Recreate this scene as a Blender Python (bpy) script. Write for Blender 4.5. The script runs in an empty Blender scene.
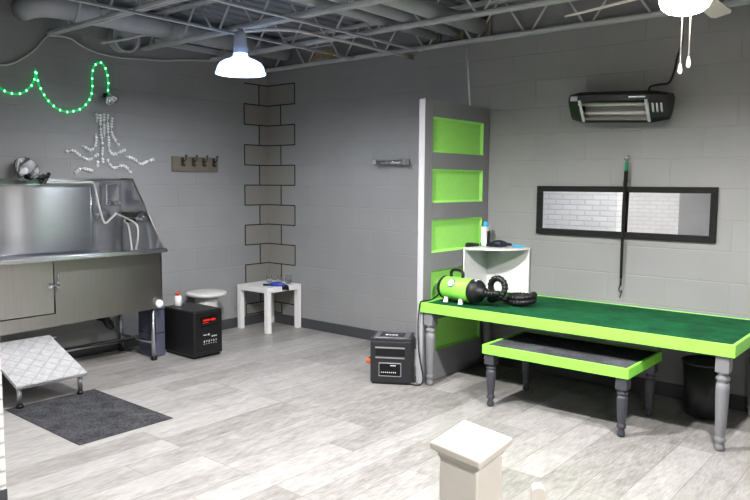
import bpy, bmesh, math, random
from mathutils import Vector, Matrix
random.seed(7)
PI = math.pi
SC = bpy.context.scene
COL = SC.collection
MW = {}                      # world matrix of every root, so parts can be given in room coordinates

# ------------------------------------------------------------------ materials
def lin(c):
    return tuple((v/255/12.92 if v/255 <= .04045 else ((v/255+.055)/1.055)**2.4) for v in c)
def rgba(c): return (*lin(c), 1)

def mat(name, color, rough=.5, metal=0., noise=0., nscale=40., bump=0., bscale=80., spec=.5, coat=0.,
        emit=None, estr=0., trans=0., ior=1.45, alpha=1.):
    m = bpy.data.materials.new(name); m.use_nodes = True
    nt = m.node_tree; N = nt.nodes; L = nt.links
    b = N['Principled BSDF']
    b.inputs['Base Color'].default_value = rgba(color)
    b.inputs['Roughness'].default_value = rough
    b.inputs['Metallic'].default_value = metal
    b.inputs['Specular IOR Level'].default_value = spec
    b.inputs['Coat Weight'].default_value = coat
    b.inputs['IOR'].default_value = ior
    b.inputs['Transmission Weight'].default_value = trans
    b.inputs['Alpha'].default_value = alpha
    if emit:
        b.inputs['Emission Color'].default_value = rgba(emit); b.inputs['Emission Strength'].default_value = estr
    tc = N.new('ShaderNodeTexCoord')
    if noise:
        n = N.new('ShaderNodeTexNoise'); n.inputs['Scale'].default_value = nscale; n.inputs['Detail'].default_value = 5
        L.new(tc.outputs['Object'], n.inputs['Vector'])
        r = N.new('ShaderNodeMapRange'); r.inputs[1].default_value = .3; r.inputs[2].default_value = .7
        r.inputs[3].default_value = 1-noise; r.inputs[4].default_value = 1+noise
        L.new(n.outputs['Fac'], r.inputs[0])
        mx = N.new('ShaderNodeMix'); mx.data_type = 'RGBA'; mx.blend_type = 'MULTIPLY'; mx.inputs[0].default_value = 1
        mx.inputs[6].default_value = rgba(color); L.new(r.outputs[0], mx.inputs[7])
        L.new(mx.outputs[2], b.inputs['Base Color'])
    if bump:
        n = N.new('ShaderNodeTexNoise'); n.inputs['Scale'].default_value = bscale; n.inputs['Detail'].default_value = 3
        L.new(tc.outputs['Object'], n.inputs['Vector'])
        bp = N.new('ShaderNodeBump'); bp.inputs['Strength'].default_value = bump; bp.inputs['Distance'].default_value = .004
        L.new(n.outputs['Fac'], bp.inputs['Height']); L.new(bp.outputs[0], b.inputs['Normal'])
    return m

def masonry(name, color, axis, bw, rh, mortar, z0=0., u0=0., var=.05, jointcol=None, rough=.6, bumpd=.004, grain=.25, gscale=120):
    """painted block or brick wall; axis = which room axis runs along the wall"""
    m = bpy.data.materials.new(name); m.use_nodes = True
    nt = m.node_tree; N = nt.nodes; L = nt.links; b = N['Principled BSDF']
    b.inputs['Roughness'].default_value = rough
    tc = N.new('ShaderNodeTexCoord'); sp = N.new('ShaderNodeSeparateXYZ'); L.new(tc.outputs['Object'], sp.inputs[0])
    def off(sock, v):
        a = N.new('ShaderNodeMath'); a.operation = 'ADD'; a.inputs[1].default_value = v; L.new(sock, a.inputs[0]); return a.outputs[0]
    cb = N.new('ShaderNodeCombineXYZ'); L.new(off(sp.outputs[axis], u0), cb.inputs[0]); L.new(off(sp.outputs[2], -z0), cb.inputs[1])
    br = N.new('ShaderNodeTexBrick'); L.new(cb.outputs[0], br.inputs['Vector'])
    br.inputs['Scale'].default_value = 1; br.inputs['Brick Width'].default_value = bw; br.inputs['Row Height'].default_value = rh
    br.inputs['Mortar Size'].default_value = mortar; br.inputs['Mortar Smooth'].default_value = .6
    c = lin(color)
    br.inputs['Color1'].default_value = (*[v*(1-var) for v in c], 1); br.inputs['Color2'].default_value = (*[v*(1+var) for v in c], 1)
    br.inputs['Mortar'].default_value = rgba(jointcol or color)
    n2 = N.new('ShaderNodeTexNoise'); n2.inputs['Scale'].default_value = 1.7; n2.inputs['Detail'].default_value = 6
    L.new(tc.outputs['Object'], n2.inputs['Vector'])
    r = N.new('ShaderNodeMapRange'); r.inputs[1].default_value = .3; r.inputs[2].default_value = .7; r.inputs[3].default_value = .94; r.inputs[4].default_value = 1.06
    L.new(n2.outputs['Fac'], r.inputs[0])
    mx = N.new('ShaderNodeMix'); mx.data_type = 'RGBA'; mx.blend_type = 'MULTIPLY'; mx.inputs[0].default_value = 1
    L.new(br.outputs['Color'], mx.inputs[6]); L.new(r.outputs[0], mx.inputs[7]); L.new(mx.outputs[2], b.inputs['Base Color'])
    n = N.new('ShaderNodeTexNoise'); n.inputs['Scale'].default_value = gscale; n.inputs['Detail'].default_value = 4; L.new(tc.outputs['Object'], n.inputs['Vector'])
    b1 = N.new('ShaderNodeBump'); b1.inputs['Strength'].default_value = grain; b1.inputs['Distance'].default_value = .003
    L.new(n.outputs['Fac'], b1.inputs['Height'])
    inv = N.new('ShaderNodeMath'); inv.operation = 'SUBTRACT'; inv.inputs[0].default_value = 1; L.new(br.outputs['Fac'], inv.inputs[1])
    b2 = N.new('ShaderNodeBump'); b2.inputs['Strength'].default_value = 1; b2.inputs['Distance'].default_value = bumpd
    L.new(inv.outputs[0], b2.inputs['Height']); L.new(b1.outputs[0], b2.inputs['Normal']); L.new(b2.outputs[0], b.inputs['Normal'])
    return m

def planks(name):
    m = bpy.data.materials.new(name); m.use_nodes = True
    nt = m.node_tree; N = nt.nodes; L = nt.links; b = N['Principled BSDF']
    tc = N.new('ShaderNodeTexCoord'); sp = N.new('ShaderNodeSeparateXYZ'); L.new(tc.outputs['Object'], sp.inputs[0])
    ad = N.new('ShaderNodeMath'); ad.operation = 'ADD'; ad.inputs[1].default_value = -.092; L.new(sp.outputs[0], ad.inputs[0])
    cb = N.new('ShaderNodeCombineXYZ'); L.new(sp.outputs[1], cb.inputs[0]); L.new(ad.outputs[0], cb.inputs[1])
    br = N.new('ShaderNodeTexBrick'); L.new(cb.outputs[0], br.inputs['Vector']); br.offset = .37; br.offset_frequency = 3
    br.inputs['Scale'].default_value = 1; br.inputs['Brick Width'].default_value = .92; br.inputs['Row Height'].default_value = .19
    br.inputs['Mortar Size'].default_value = .0018; br.inputs['Mortar Smooth'].default_value = .1
    br.inputs['Color1'].default_value = (0.15, 0.15, .15, 1); br.inputs['Color2'].default_value = (.85, .85, .85, 1); br.inputs['Mortar'].default_value = (.5, .5, .5, 1)
    # grain: noise stretched along the plank
    mp = N.new('ShaderNodeMapping'); mp.inputs['Scale'].default_value = (8, 2.2, 1); L.new(tc.outputs['Object'], mp.inputs['Vector'])
    n = N.new('ShaderNodeTexNoise'); n.inputs['Scale'].default_value = 2.2; n.inputs['Detail'].default_value = 8; n.inputs['Roughness'].default_value = .62
    n.inputs['Distortion'].default_value = .6
    L.new(mp.outputs[0], n.inputs['Vector'])
    mp2 = N.new('ShaderNodeMapping'); mp2.inputs['Scale'].default_value = (55, 7, 1); L.new(tc.outputs['Object'], mp2.inputs['Vector'])
    nf = N.new('ShaderNodeTexNoise'); nf.inputs['Scale'].default_value = 2; nf.inputs['Detail'].default_value = 6; L.new(mp2.outputs[0], nf.inputs['Vector'])
    s = N.new('ShaderNodeMath'); s.operation = 'MULTIPLY_ADD'; s.inputs[1].default_value = .42
    L.new(br.outputs['Color'], s.inputs[0]); 
    s2 = N.new('ShaderNodeMath'); s2.operation = 'MULTIPLY_ADD'; s2.inputs[1].default_value = .85
    L.new(n.outputs['Fac'], s2.inputs[0])
    s3 = N.new('ShaderNodeMath'); s3.operation = 'MULTIPLY_ADD'; s3.inputs[1].default_value = .7; s3.inputs[2].default_value = -.44
    L.new(nf.outputs['Fac'], s3.inputs[0]); L.new(s3.outputs[0], s2.inputs[2]); L.new(s2.outputs[0], s.inputs[2])
    cr = N.new('ShaderNodeValToRGB'); L.new(s.outputs[0], cr.inputs[0])
    e = cr.color_ramp.elements; e[0].position = .12; e[0].color = rgba(FLOOR_D); e[1].position = .9; e[1].color = rgba(FLOOR_L)
    k = e.new(.5); k.color = rgba(FLOOR_M)
    mo = N.new('ShaderNodeMix'); mo.data_type = 'RGBA'; mo.inputs[7].default_value = rgba((120, 117, 113))
    L.new(br.outputs['Fac'], mo.inputs[0]); L.new(cr.outputs[0], mo.inputs[6]); L.new(mo.outputs[2], b.inputs['Base Color'])
    rr = N.new('ShaderNodeMapRange'); rr.inputs[3].default_value = .3; rr.inputs[4].default_value = .5; L.new(n.outputs['Fac'], rr.inputs[0]); L.new(rr.outputs[0], b.inputs['Roughness'])
    inv = N.new('ShaderNodeMath'); inv.operation = 'SUBTRACT'; inv.inputs[0].default_value = 1; L.new(br.outputs['Fac'], inv.inputs[1])
    bp = N.new('ShaderNodeBump'); bp.inputs['Distance'].default_value = .002; bp.inputs['Strength'].default_value = .6; L.new(inv.outputs[0], bp.inputs['Height'])
    L.new(bp.outputs[0], b.inputs['Normal'])
    return m

def steel(name, color, rough=.3, axis=2):
    """brushed stainless: streaks across the brushing axis"""
    m = bpy.data.materials.new(name); m.use_nodes = True
    nt = m.node_tree; N = nt.nodes; L = nt.links; b = N['Principled BSDF']
    b.inputs['Metallic'].default_value = 1
    tc = N.new('ShaderNodeTexCoord'); mp = N.new('ShaderNodeMapping'); sc = [60, 60, 60]; sc[axis] = 2.; mp.inputs['Scale'].default_value = sc
    L.new(tc.outputs['Object'], mp.inputs['Vector'])
    n = N.new('ShaderNodeTexNoise'); n.inputs['Scale'].default_value = 1.5; n.inputs['Detail'].default_value = 5; L.new(mp.outputs[0], n.inputs['Vector'])
    b.inputs['Roughness'].default_value = rough; b.inputs['Anisotropic'].default_value = .8; b.inputs['Anisotropic Rotation'].default_value = .25
    r2 = N.new('ShaderNodeMapRange'); r2.inputs[1].default_value = .25; r2.inputs[2].default_value = .75; r2.inputs[3].default_value = .95; r2.inputs[4].default_value = 1.04
    L.new(n.outputs['Fac'], r2.inputs[0])
    mx = N.new('ShaderNodeMix'); mx.data_type = 'RGBA'; mx.blend_type = 'MULTIPLY'; mx.inputs[0].default_value = 1; mx.inputs[6].default_value = rgba(color)
    L.new(r2.outputs[0], mx.inputs[7]); L.new(mx.outputs[2], b.inputs['Base Color'])
    return m

def turf(name, dark, light, scale=160):
    m = bpy.data.materials.new(name); m.use_nodes = True
    nt = m.node_tree; N = nt.nodes; L = nt.links; b = N['Principled BSDF']
    b.inputs['Roughness'].default_value = .95; b.inputs['Specular IOR Level'].default_value = .15
    tc = N.new('ShaderNodeTexCoord')
    n = N.new('ShaderNodeTexNoise'); n.inputs['Scale'].default_value = scale; n.inputs['Detail'].default_value = 4; L.new(tc.outputs['Object'], n.inputs['Vector'])
    n2 = N.new('ShaderNodeTexNoise'); n2.inputs['Scale'].default_value = 9; n2.inputs['Detail'].default_value = 5; L.new(tc.outputs['Object'], n2.inputs['Vector'])
    a = N.new('ShaderNodeMath'); a.operation = 'MULTIPLY_ADD'; a.inputs[1].default_value = .6; L.new(n.outputs['Fac'], a.inputs[0])
    a2 = N.new('ShaderNodeMath'); a2.operation = 'MULTIPLY'; a2.inputs[1].default_value = .4; L.new(n2.outputs['Fac'], a2.inputs[0]); L.new(a2.outputs[0], a.inputs[2])
    cr = N.new('ShaderNodeValToRGB'); e = cr.color_ramp.elements; e[0].position = .38; e[0].color = rgba(dark); e[1].position = .64; e[1].color = rgba(light)
    L.new(a.outputs[0], cr.inputs[0]); L.new(cr.outputs[0], b.inputs['Base Color'])
    bp = N.new('ShaderNodeBump'); bp.inputs['Strength'].default_value = .9; bp.inputs['Distance'].default_value = .006
    L.new(n.outputs['Fac'], bp.inputs['Height']); L.new(bp.outputs[0], b.inputs['Normal'])
    return m

def treadplate(name, color):
    """worn aluminium tread plate with a raised diamond pattern"""
    m = bpy.data.materials.new(name); m.use_nodes = True
    nt = m.node_tree; N = nt.nodes; L = nt.links; b = N['Principled BSDF']
    b.inputs['Metallic'].default_value = .35; b.inputs['Roughness'].default_value = .42
    tc = N.new('ShaderNodeTexCoord'); mp = N.new('ShaderNodeMapping'); mp.inputs['Rotation'].default_value = (0, 0, PI/4)
    L.new(tc.outputs['Object'], mp.inputs['Vector'])
    br = N.new('ShaderNodeTexBrick'); L.new(mp.outputs[0], br.inputs['Vector']); br.inputs['Scale'].default_value = 1
    br.inputs['Brick Width'].default_value = .075; br.inputs['Row Height'].default_value = .075; br.inputs['Mortar Size'].default_value = .008; br.offset = 0
    br.inputs['Mortar Smooth'].default_value = .5
    br.inputs['Color1'].default_value = rgba(color); br.inputs['Color2'].default_value = rgba([v*.97 for v in color]); br.inputs['Mortar'].default_value = rgba([v*.9 for v in color])
    n = N.new('ShaderNodeTexNoise'); n.inputs['Scale'].default_value = 26; n.inputs['Detail'].default_value = 6; L.new(tc.outputs['Object'], n.inputs['Vector'])
    r = N.new('ShaderNodeMapRange'); r.inputs[1].default_value = .3; r.inputs[2].default_value = .7; r.inputs[3].default_value = .85; r.inputs[4].default_value = 1.1; L.new(n.outputs['Fac'], r.inputs[0])
    mx = N.new('ShaderNodeMix'); mx.data_type = 'RGBA'; mx.blend_type = 'MULTIPLY'; mx.inputs[0].default_value = 1
    L.new(br.outputs['Color'], mx.inputs[6]); L.new(r.outputs[0], mx.inputs[7]); L.new(mx.outputs[2], b.inputs['Base Color'])
    bp = N.new('ShaderNodeBump'); bp.inputs['Strength'].default_value = .6; bp.inputs['Distance'].default_value = .002
    L.new(br.outputs['Fac'], bp.inputs['Height']); L.new(bp.outputs[0], b.inputs['Normal'])
    return m

def glowshade(name, color, tr, em=0.):
    """white enamelled acrylic that lets some light through"""
    m = bpy.data.materials.new(name); m.use_nodes = True
    nt = m.node_tree; N = nt.nodes; L = nt.links; b = N['Principled BSDF']; o = N['Material Output']
    b.inputs['Base Color'].default_value = rgba(color); b.inputs['Roughness'].default_value = .3
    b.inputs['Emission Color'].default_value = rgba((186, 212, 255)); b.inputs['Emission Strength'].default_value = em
    t = N.new('ShaderNodeBsdfTranslucent'); t.inputs['Color'].default_value = rgba(color)
    n = N.new('ShaderNodeTexNoise'); n.inputs['Scale'].default_value = 30
    mr = N.new('ShaderNodeMapRange'); mr.inputs[3].default_value = tr*.97; mr.inputs[4].default_value = tr*1.03; L.new(n.outputs['Fac'], mr.inputs[0])
    x = N.new('ShaderNodeMixShader'); L.new(mr.outputs[0], x.inputs[0]); L.new(b.outputs[0], x.inputs[1]); L.new(t.outputs[0], x.inputs[2]); L.new(x.outputs[0], o.inputs['Surface'])
    return m

FLOOR_D, FLOOR_M, FLOOR_L = (98, 95, 91), (146, 144, 141), (178, 177, 175)
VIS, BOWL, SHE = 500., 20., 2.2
WALLC = (143, 144, 144)
M = dict(
    wall_back=masonry('painted grey block wall', WALLC, 0, .4064, .2032, .006, .016, 0., .03, (143, 144, 144), .6, .0016),
    wall_left=masonry('painted grey block wall beside the tub', WALLC, 1, .4064, .2032, .006, .016, .1, .03, (143, 144, 144), .6, .0016),
    brick_shaded=masonry('shaded white painted brick', (178, 179, 180), 0, .2, .067, .009, 0, 0, .06, (168, 169, 170), .5, .004, .2),  # white brick darkened: shade on the partition face put into the colour
    brick=masonry('white painted brick', (214, 214, 212), 0, .2, .067, .009, 0, 0, .04, (204, 204, 202), .5, .004, .2),
    brick_end=masonry('white painted brick end', (214, 214, 212), 1, .2, .067, .009, 0, 0, .05, (190, 190, 188), .5, .004, .2),
    quoin=mat('taupe painted block', (136, 134, 128), .6, noise=.04, bump=.25, bscale=120),
    blackline=mat('black painted joint', (14, 14, 15), .7, noise=.1),
    floor=planks('grey wood look planks'),
    deck=mat('grey painted steel deck', (140, 146, 153), .55, noise=.05, nscale=6),
    joist=mat('grey painted joist steel', (200, 203, 206), .5, noise=.06, nscale=14),
    pipe=mat('pale grey painted pipe', (188, 192, 196), .5, noise=.05, nscale=9),
    tan=mat('tan wire', (176, 150, 104), .5, noise=.1),
    sleeve=mat('dusty tan fitting', (126, 120, 104), .7, noise=.15),
    base=mat('charcoal vinyl baseboard', (66, 68, 71), .45, noise=.04),
    dpaint=mat('grey satin door paint', (132, 133, 136), .38, noise=.03, bump=.03),
    dedge=mat('pale grey door edge', (172, 173, 177), .4, noise=.03),
    lime=mat('lime green paint', (164, 242, 112), .4, noise=.03),
    limef=mat('pale lime frame paint', (142, 230, 82), .42, noise=.04, nscale=12),
    legp=mat('grey satin leg paint', (120, 121, 124), .35, noise=.04),
    legd=mat('dark slate leg paint', (62, 64, 71), .35, noise=.05),
    turf=turf('dark green turf', (6, 50, 28), (20, 100, 58)),
    carpet=turf('charcoal ribbed carpet', (44, 46, 50), (92, 95, 100), 120),
    matm=turf('charcoal floor mat pile', (36, 37, 39), (82, 83, 86), 90),
    white=mat('white laminate', (236, 236, 235), .35, noise=.015),
    wplastic=mat('white plastic', (238, 238, 238), .3, noise=.015),
    cream=mat('cream white post paint', (232, 226, 214), .4, noise=.02),
    stool=mat('white speckled stool', (206, 207, 202), .45, noise=.06, nscale=60),
    black=mat('black plastic', (13, 13, 15), .38, noise=.1),
    blackg=mat('glossy black panel', (8, 8, 10), .1, noise=.05),
    blackf=mat('black webbing', (10, 10, 11), .8, noise=.15),
    rubber=mat('black rubber', (16, 16, 18), .5, noise=.1),
    dgrey=mat('dark grey cabinet', (34, 35, 38), .4, noise=.06),
    blackw=mat('black woodgrain cabinet', (20, 20, 21), .42, noise=.15, nscale=25),
    silver=mat('silver trim', (190, 192, 195), .3, 1, noise=.04),
    chrome=mat('chrome', (225, 226, 228), .09, 1, noise=.02),
    bead=mat('silver glitter beads', (252, 252, 253), .3, .1, noise=.2, nscale=90),
    steelv=steel('stainless steel brushed upright', (176, 174, 170), .3, 2),
    steelh=steel('stainless steel polished', (206, 208, 212), .27, 1),
    steeld=steel('stainless steel dull', (150, 147, 142), .38, 2),
    tread=treadplate('aluminium tread plate', (205, 206, 208)),
    mirror=mat('mirror glass', (236, 238, 240), .015, 1, noise=.005),
    cable=mat('white cable', (196, 196, 192), .5, noise=.05),
    red=mat('red cap', (214, 52, 30), .35, noise=.04),
    redled=mat('red display', (60, 4, 2), .3, noise=.1, emit=(255, 40, 20), estr=1.3),
    ledw=mat('pale panel marks', (205, 208, 214), .4, noise=.03),
    label=mat('white printed label', (232, 234, 238), .4, noise=.02),
    teal=mat('light blue plastic', (60, 176, 222), .35, noise=.03),
    navy=mat('dark navy rubber', (18, 27, 46), .5, noise=.15),
    blue=mat('blue brush body', (32, 56, 150), .35, noise=.06),
    slate=mat('blue grey plastic', (72, 76, 92), .45, noise=.05),
    orange=mat('orange plug', (226, 104, 46), .4, noise=.05),
    green_tape=mat('green fitting', (30, 150, 100), .4, noise=.05),
    rack=mat('weathered taupe board', (106, 99, 88), .6, noise=.12, nscale=12),
    bronze=mat('dark metal hook', (120, 116, 108), .25, 1, noise=.08),
    binm=mat('smoky grey plastic bin', (44, 45, 46), .4, noise=.05),
    glass=mat('clear glass', (250, 252, 252), .02, 0, trans=1., ior=1.12, noise=.005),
    ropetube=mat('green tube', (14, 90, 48), .3, noise=.04, emit=(8, 200, 84), estr=.9),
    ropebulb=mat('green bulb', (120, 255, 180), .3, noise=.02, emit=(120, 255, 180), estr=4.5),
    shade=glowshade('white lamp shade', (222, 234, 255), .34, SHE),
    #
    shade_added=glowshade('white enamel shade of added lamps', (240, 243, 248), .02),
    bulb=mat('lit cool bulb', (255, 255, 255), .4, noise=.01, emit=(244, 248, 255), estr=VIS),
    bulb_added=mat('lit bulb of added lamps', (255, 255, 255), .4, noise=.01, emit=(255, 251, 250), estr=1.),
    bowl=mat('lit frosted glass bowl', (255, 252, 244), .4, noise=.01, emit=(255, 240, 214), estr=BOWL),
    element=mat('pale quartz element', (214, 212, 206), .25, noise=.04),
    fanwood=mat('pale fan blade', (232, 228, 218), .4, noise=.05),
    socket=mat('grey lamp socket', (176, 184, 196), .35, noise=.02),
)

# ------------------------------------------------------------------ mesh helpers (room coordinates)
def bm_box(bm, lo, hi, bev=0., seg=2, mi=0, rot=None, piv=None):
    r = bmesh.ops.create_cube(bm, size=1)
    vs = r['verts']
    c = [(a+b)/2 for a, b in zip(lo, hi)]; s = [abs(b-a) for a, b in zip(lo, hi)]
    for v in vs: v.co = Vector((v.co.x*s[0]+c[0], v.co.y*s[1]+c[1], v.co.z*s[2]+c[2]))
    fs = set(f for v in vs for f in v.link_faces)
    for f in fs: f.material_index = mi
    if bev:
        es = list(set(e for v in vs for e in v.link_edges))
        g = bmesh.ops.bevel(bm, geom=es, offset=bev, segments=seg, affect='EDGES', profile=.5)
        vs = list(set(g['verts']) | set(v for v in vs if v.is_valid))
        for f in g['faces']: f.material_index = mi
    if rot:
        bmesh.ops.rotate(bm, verts=vs, cent=piv or c, matrix=rot)
    return vs

def frame_of(d):
    d = d.normalized(); a = Vector((0, 0, 1)) if abs(d.z) < .9 else Vector((1, 0, 0))
    u = d.cross(a).normalized(); return u, d.cross(u).normalized()

def bm_tube(bm, pts, r, seg=8, closed=False, caps=True, mi=0, smooth=True):
    pts = [Vector(p) for p in pts]; n = len(pts); rings = []
    rad = r if isinstance(r, (list, tuple)) else [r]*n
    u = None
    for i, p in enumerate(pts):
        if closed: d = pts[(i+1) % n]-pts[i-1]
        else: d = pts[min(i+1, n-1)]-pts[max(i-1, 0)]
        if d.length < 1e-9: d = Vector((0, 0, 1))
        d.normalize()
        if u is None: u, v = frame_of(d)
        else:
            u = (u-d*u.dot(d)); u = u.normalized() if u.length > 1e-6 else frame_of(d)[0]; v = d.cross(u)
        rings.append([bm.verts.new(p+(u*math.cos(a)+v*math.sin(a))*rad[i]) for a in [2*PI*k/seg for k in range(seg)]])
    for i in range(n if closed else n-1):
        A, B = rings[i], rings[(i+1) % n]
        for k in range(seg):
            f = bm.faces.new((A[k], A[(k+1) % seg], B[(k+1) % seg], B[k])); f.smooth = smooth; f.material_index = mi
    if caps and not closed:
        bm.faces.new(rings[0][::-1]).material_index = mi; bm.faces.new(rings[-1]).material_index = mi

def bm_lathe(bm, prof, c=(0, 0, 0), axis=(0, 0, 1), seg=24, mi=0, caps=True):
    """profile of (radius, height) turned round an axis"""
    c = Vector(c); d = Vector(axis).normalized(); u, v = frame_of(d); rings = []
    for r, h in prof:
        rings.append([bm.verts.new(c+d*h+(u*math.cos(a)+v*math.sin(a))*max(r, 1e-4)) for a in [2*PI*k/seg for k in range(seg)]])
    for i in range(len(rings)-1):
        for k in range(seg):
            f = bm.faces.new((rings[i][k], rings[i][(k+1) % seg], rings[i+1][(k+1) % seg], rings[i+1][k])); f.smooth = True; f.material_index = mi
    if caps:
        bm.faces.new(rings[0][::-1]).material_index = mi; bm.faces.new(rings[-1]).material_index = mi

def bm_prism(bm, poly, vec, mi=0):
    a = [bm.verts.new(Vector(p)) for p in poly]; b = [bm.verts.new(Vector(p)+Vector(vec)) for p in poly]; n = len(poly)
    fs = [bm.faces.new(a[::-1]), bm.faces.new(b)]
    for k in range(n): fs.append(bm.faces.new((a[k], a[(k+1) % n], b[(k+1) % n], b[k])))
    for f in fs: f.material_index = mi
    return a+b

def smooth_path(pts, n=6, closed=False):
    P = [Vector(p) for p in pts]; out = []; m = len(P)
    for i in range(m if closed else m-1):
        g = (lambda k: P[k % m]) if closed else (lambda k: P[min(max(k, 0), m-1)])
        p0, p1, p2, p3 = g(i-1), g(i), g(i+1), g(i+2)
        for k in range(n):
            t = k/n
            out.append(.5*((2*p1)+(p2-p0)*t+(2*p0-5*p1+4*p2-p3)*t*t+(-p0+3*p1-3*p2+p3)*t**3))
    if not closed: out.append(P[-1])
    return out

def obj(name, bm, mats, parent=None, smooth_angle=None, world=True):
    if not isinstance(mats, (list, tuple)): mats = [mats]
    root = parent
    if parent is not None and world: bm.transform(MW[parent.name].inverted())
    bmesh.ops.recalc_face_normals(bm, faces=bm.faces)
    me = bpy.data.meshes.new(name); bm.to_mesh(me); bm.free()
    for m in mats: me.materials.append(M[m])
    o = bpy.data.objects.new(name, me); COL.objects.link(o)
    if parent is not None: o.parent = parent
    MW[o.name] = MW[parent.name] if parent is not None else Matrix.Identity(4)
    return o

def tag(o, label, cat, group=None):
    o['label'] = label; o['category'] = cat
    if group: o['group'] = group
    return o

def thing(name, label, cat, loc=(0, 0, 0), rz=0, group=None):
    o = bpy.data.objects.new(name, None); COL.objects.link(o); o.location = loc; o.rotation_euler = (0, 0, rz)
    o.empty_display_size = .1
    MW[o.name] = Matrix.Translation(loc) @ Matrix.Rotation(rz, 4, 'Z')
    return tag(o, label, cat, group)

def struct(name, bm, mats):
    o = obj(name, bm, mats); o['kind'] = 'structure'; return o

def part(name, fn, mats, parent, label=None):
    bm = bmesh.new(); fn(bm); o = obj(name, bm, mats, parent)
    if label: o['label'] = label
    return o

def box(name, lo, hi, m, parent, bev=.003, label=None, **k):
    return part(name, lambda bm: bm_box(bm, lo, hi, bev, **k), m, parent, label)

def tube(name, pts, r, m, parent, seg=8, label=None):
    return part(name, lambda bm: bm_tube(bm, pts, r, seg), m, parent, label)

def lathe(name, prof, c, m, parent, axis=(0, 0, 1), seg=24, label=None):
    return part(name, lambda bm: bm_lathe(bm, prof, c, axis, seg), m, parent, label)

def copy_tree(o, parent=None):
    c = o.copy(); COL.objects.link(c)
    if parent is not None: c.parent = parent
    MW[c.name] = MW[o.name]
    for ch in list(o.children): copy_tree(ch, c)
    return c

# ------------------------------------------------------------------ the room
XR, YF, ZC = 8.2, -7.0, 2.90
bm = bmesh.new(); bm_box(bm, (-.2, YF-.2, -.1), (XR+.2, .2, 0)); struct('floor', bm, 'floor')

# quoin pattern painted in the corner: course k counted upward from the lowest full course
B = .2032
def quoin(bm, axis, short, long_):
    t = .002
    for k in range(0, 12):
        z0 = .016+k*B; z1 = z0+B
        right_long = (k % 2 == 1)
        ln = (long_ if right_long else short) if axis == 0 else (short if right_long else long_)
        def put(u0, u1, a, b, mi, th):
            if axis == 0: bm_box(bm, (u0, -th, a), (u1, 0.001, b), 0, mi=mi)
            else: bm_box(bm, (-.001, -u1, a), (th, -u0, b), 0, mi=mi)
        put(0, ln, max(z0, .1), z1, 1, t)
        w = .0055
        put(0, ln, z1-w, z1+w, 2, t+.001)
        if k == 0: put(0, ln, z0+.09, z0+.1, 2, t+.001)
        put(ln-w, ln+w, max(z0, .1), z1, 2, t+.001)
        nxt = (short if right_long else long_) if axis == 0 else (long_ if right_long else short)
        if nxt > ln: put(ln, nxt, z1-w, z1+w, 2, t+.001)
bm = bmesh.new(); bm_box(bm, (-.2, 0, 0), (XR+.2, .2, 3.1)); quoin(bm, 0, .2032, .4064); struct('wall_back', bm, ['wall_back', 'quoin', 'blackline'])
bm = bmesh.new(); bm_box(bm, (-.2, YF, 0), (0, 0, 3.1)); quoin(bm, 1, .114, .31); struct('wall_left', bm, ['wall_left', 'quoin', 'blackline'])
bm = bmesh.new(); bm_box(bm, (XR, YF, 0), (XR+.2, 0, 3.1)); struct('wall_right', bm, 'wall_left')
bm = bmesh.new(); bm_box(bm, (-.2, YF-.2, 0), (2.06, YF, 3.1)); bm_box(bm, (2.06, YF-.2, 0), (XR+.2, YF, 3.1), mi=1); struct('wall_front', bm, ['brick', 'wall_back'])
# white painted brick partition whose end stands at the left edge of the picture
bm = bmesh.new()
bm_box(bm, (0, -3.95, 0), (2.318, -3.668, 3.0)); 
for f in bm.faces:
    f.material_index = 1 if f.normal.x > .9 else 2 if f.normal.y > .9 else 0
struct('wall_partition', bm, ['brick', 'brick_end', 'brick_shaded'])
bm = bmesh.new(); bm_box(bm, (2.319, -3.951, 0), (2.327, -3.667, .055), .002); struct('baseboard_partition', bm, 'base')
bm = bmesh.new(); bm_box(bm, (.014, -.013, 0), (2.59, -.001, .1), .003); bm_box(bm, (2.665, -.013, 0), (XR, -.001, .1), .003); struct('baseboard_back', bm, 'base')
bm = bmesh.new(); bm_box(bm, (.001, -3.66, 0), (.013, -.001, .1), .003); struct('baseboard_left', bm, 'base')

# corrugated deck: ribs run towards the back wall
bm = bmesh.new(); x = -.2; prof = []
while x < XR+.2:
    prof += [(x, ZC), (x+.09, ZC), (x+.105, ZC+.045), (x+.14, ZC+.045)]; x += .155
poly = [(a, 0, b) for a, b in prof]
top = [bm.verts.new((a, YF-.2, b)) for a, b in prof]; bot = [bm.verts.new((a, .2, b)) for a, b in prof]
for i in range(len(prof)-1): bm.faces.new((top[i], top[i+1], bot[i+1], bot[i]))
up0 = [bm.verts.new((a, YF-.2, ZC+.12)) for a in (prof[0][0], prof[-1][0])]; up1 = [bm.verts.new((a, .2, ZC+.12)) for a in (prof[0][0], prof[-1][0])]
bm.faces.new((up0[0], up0[1], up1[1], up1[0]))
struct('ceiling', bm, 'deck')

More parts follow.
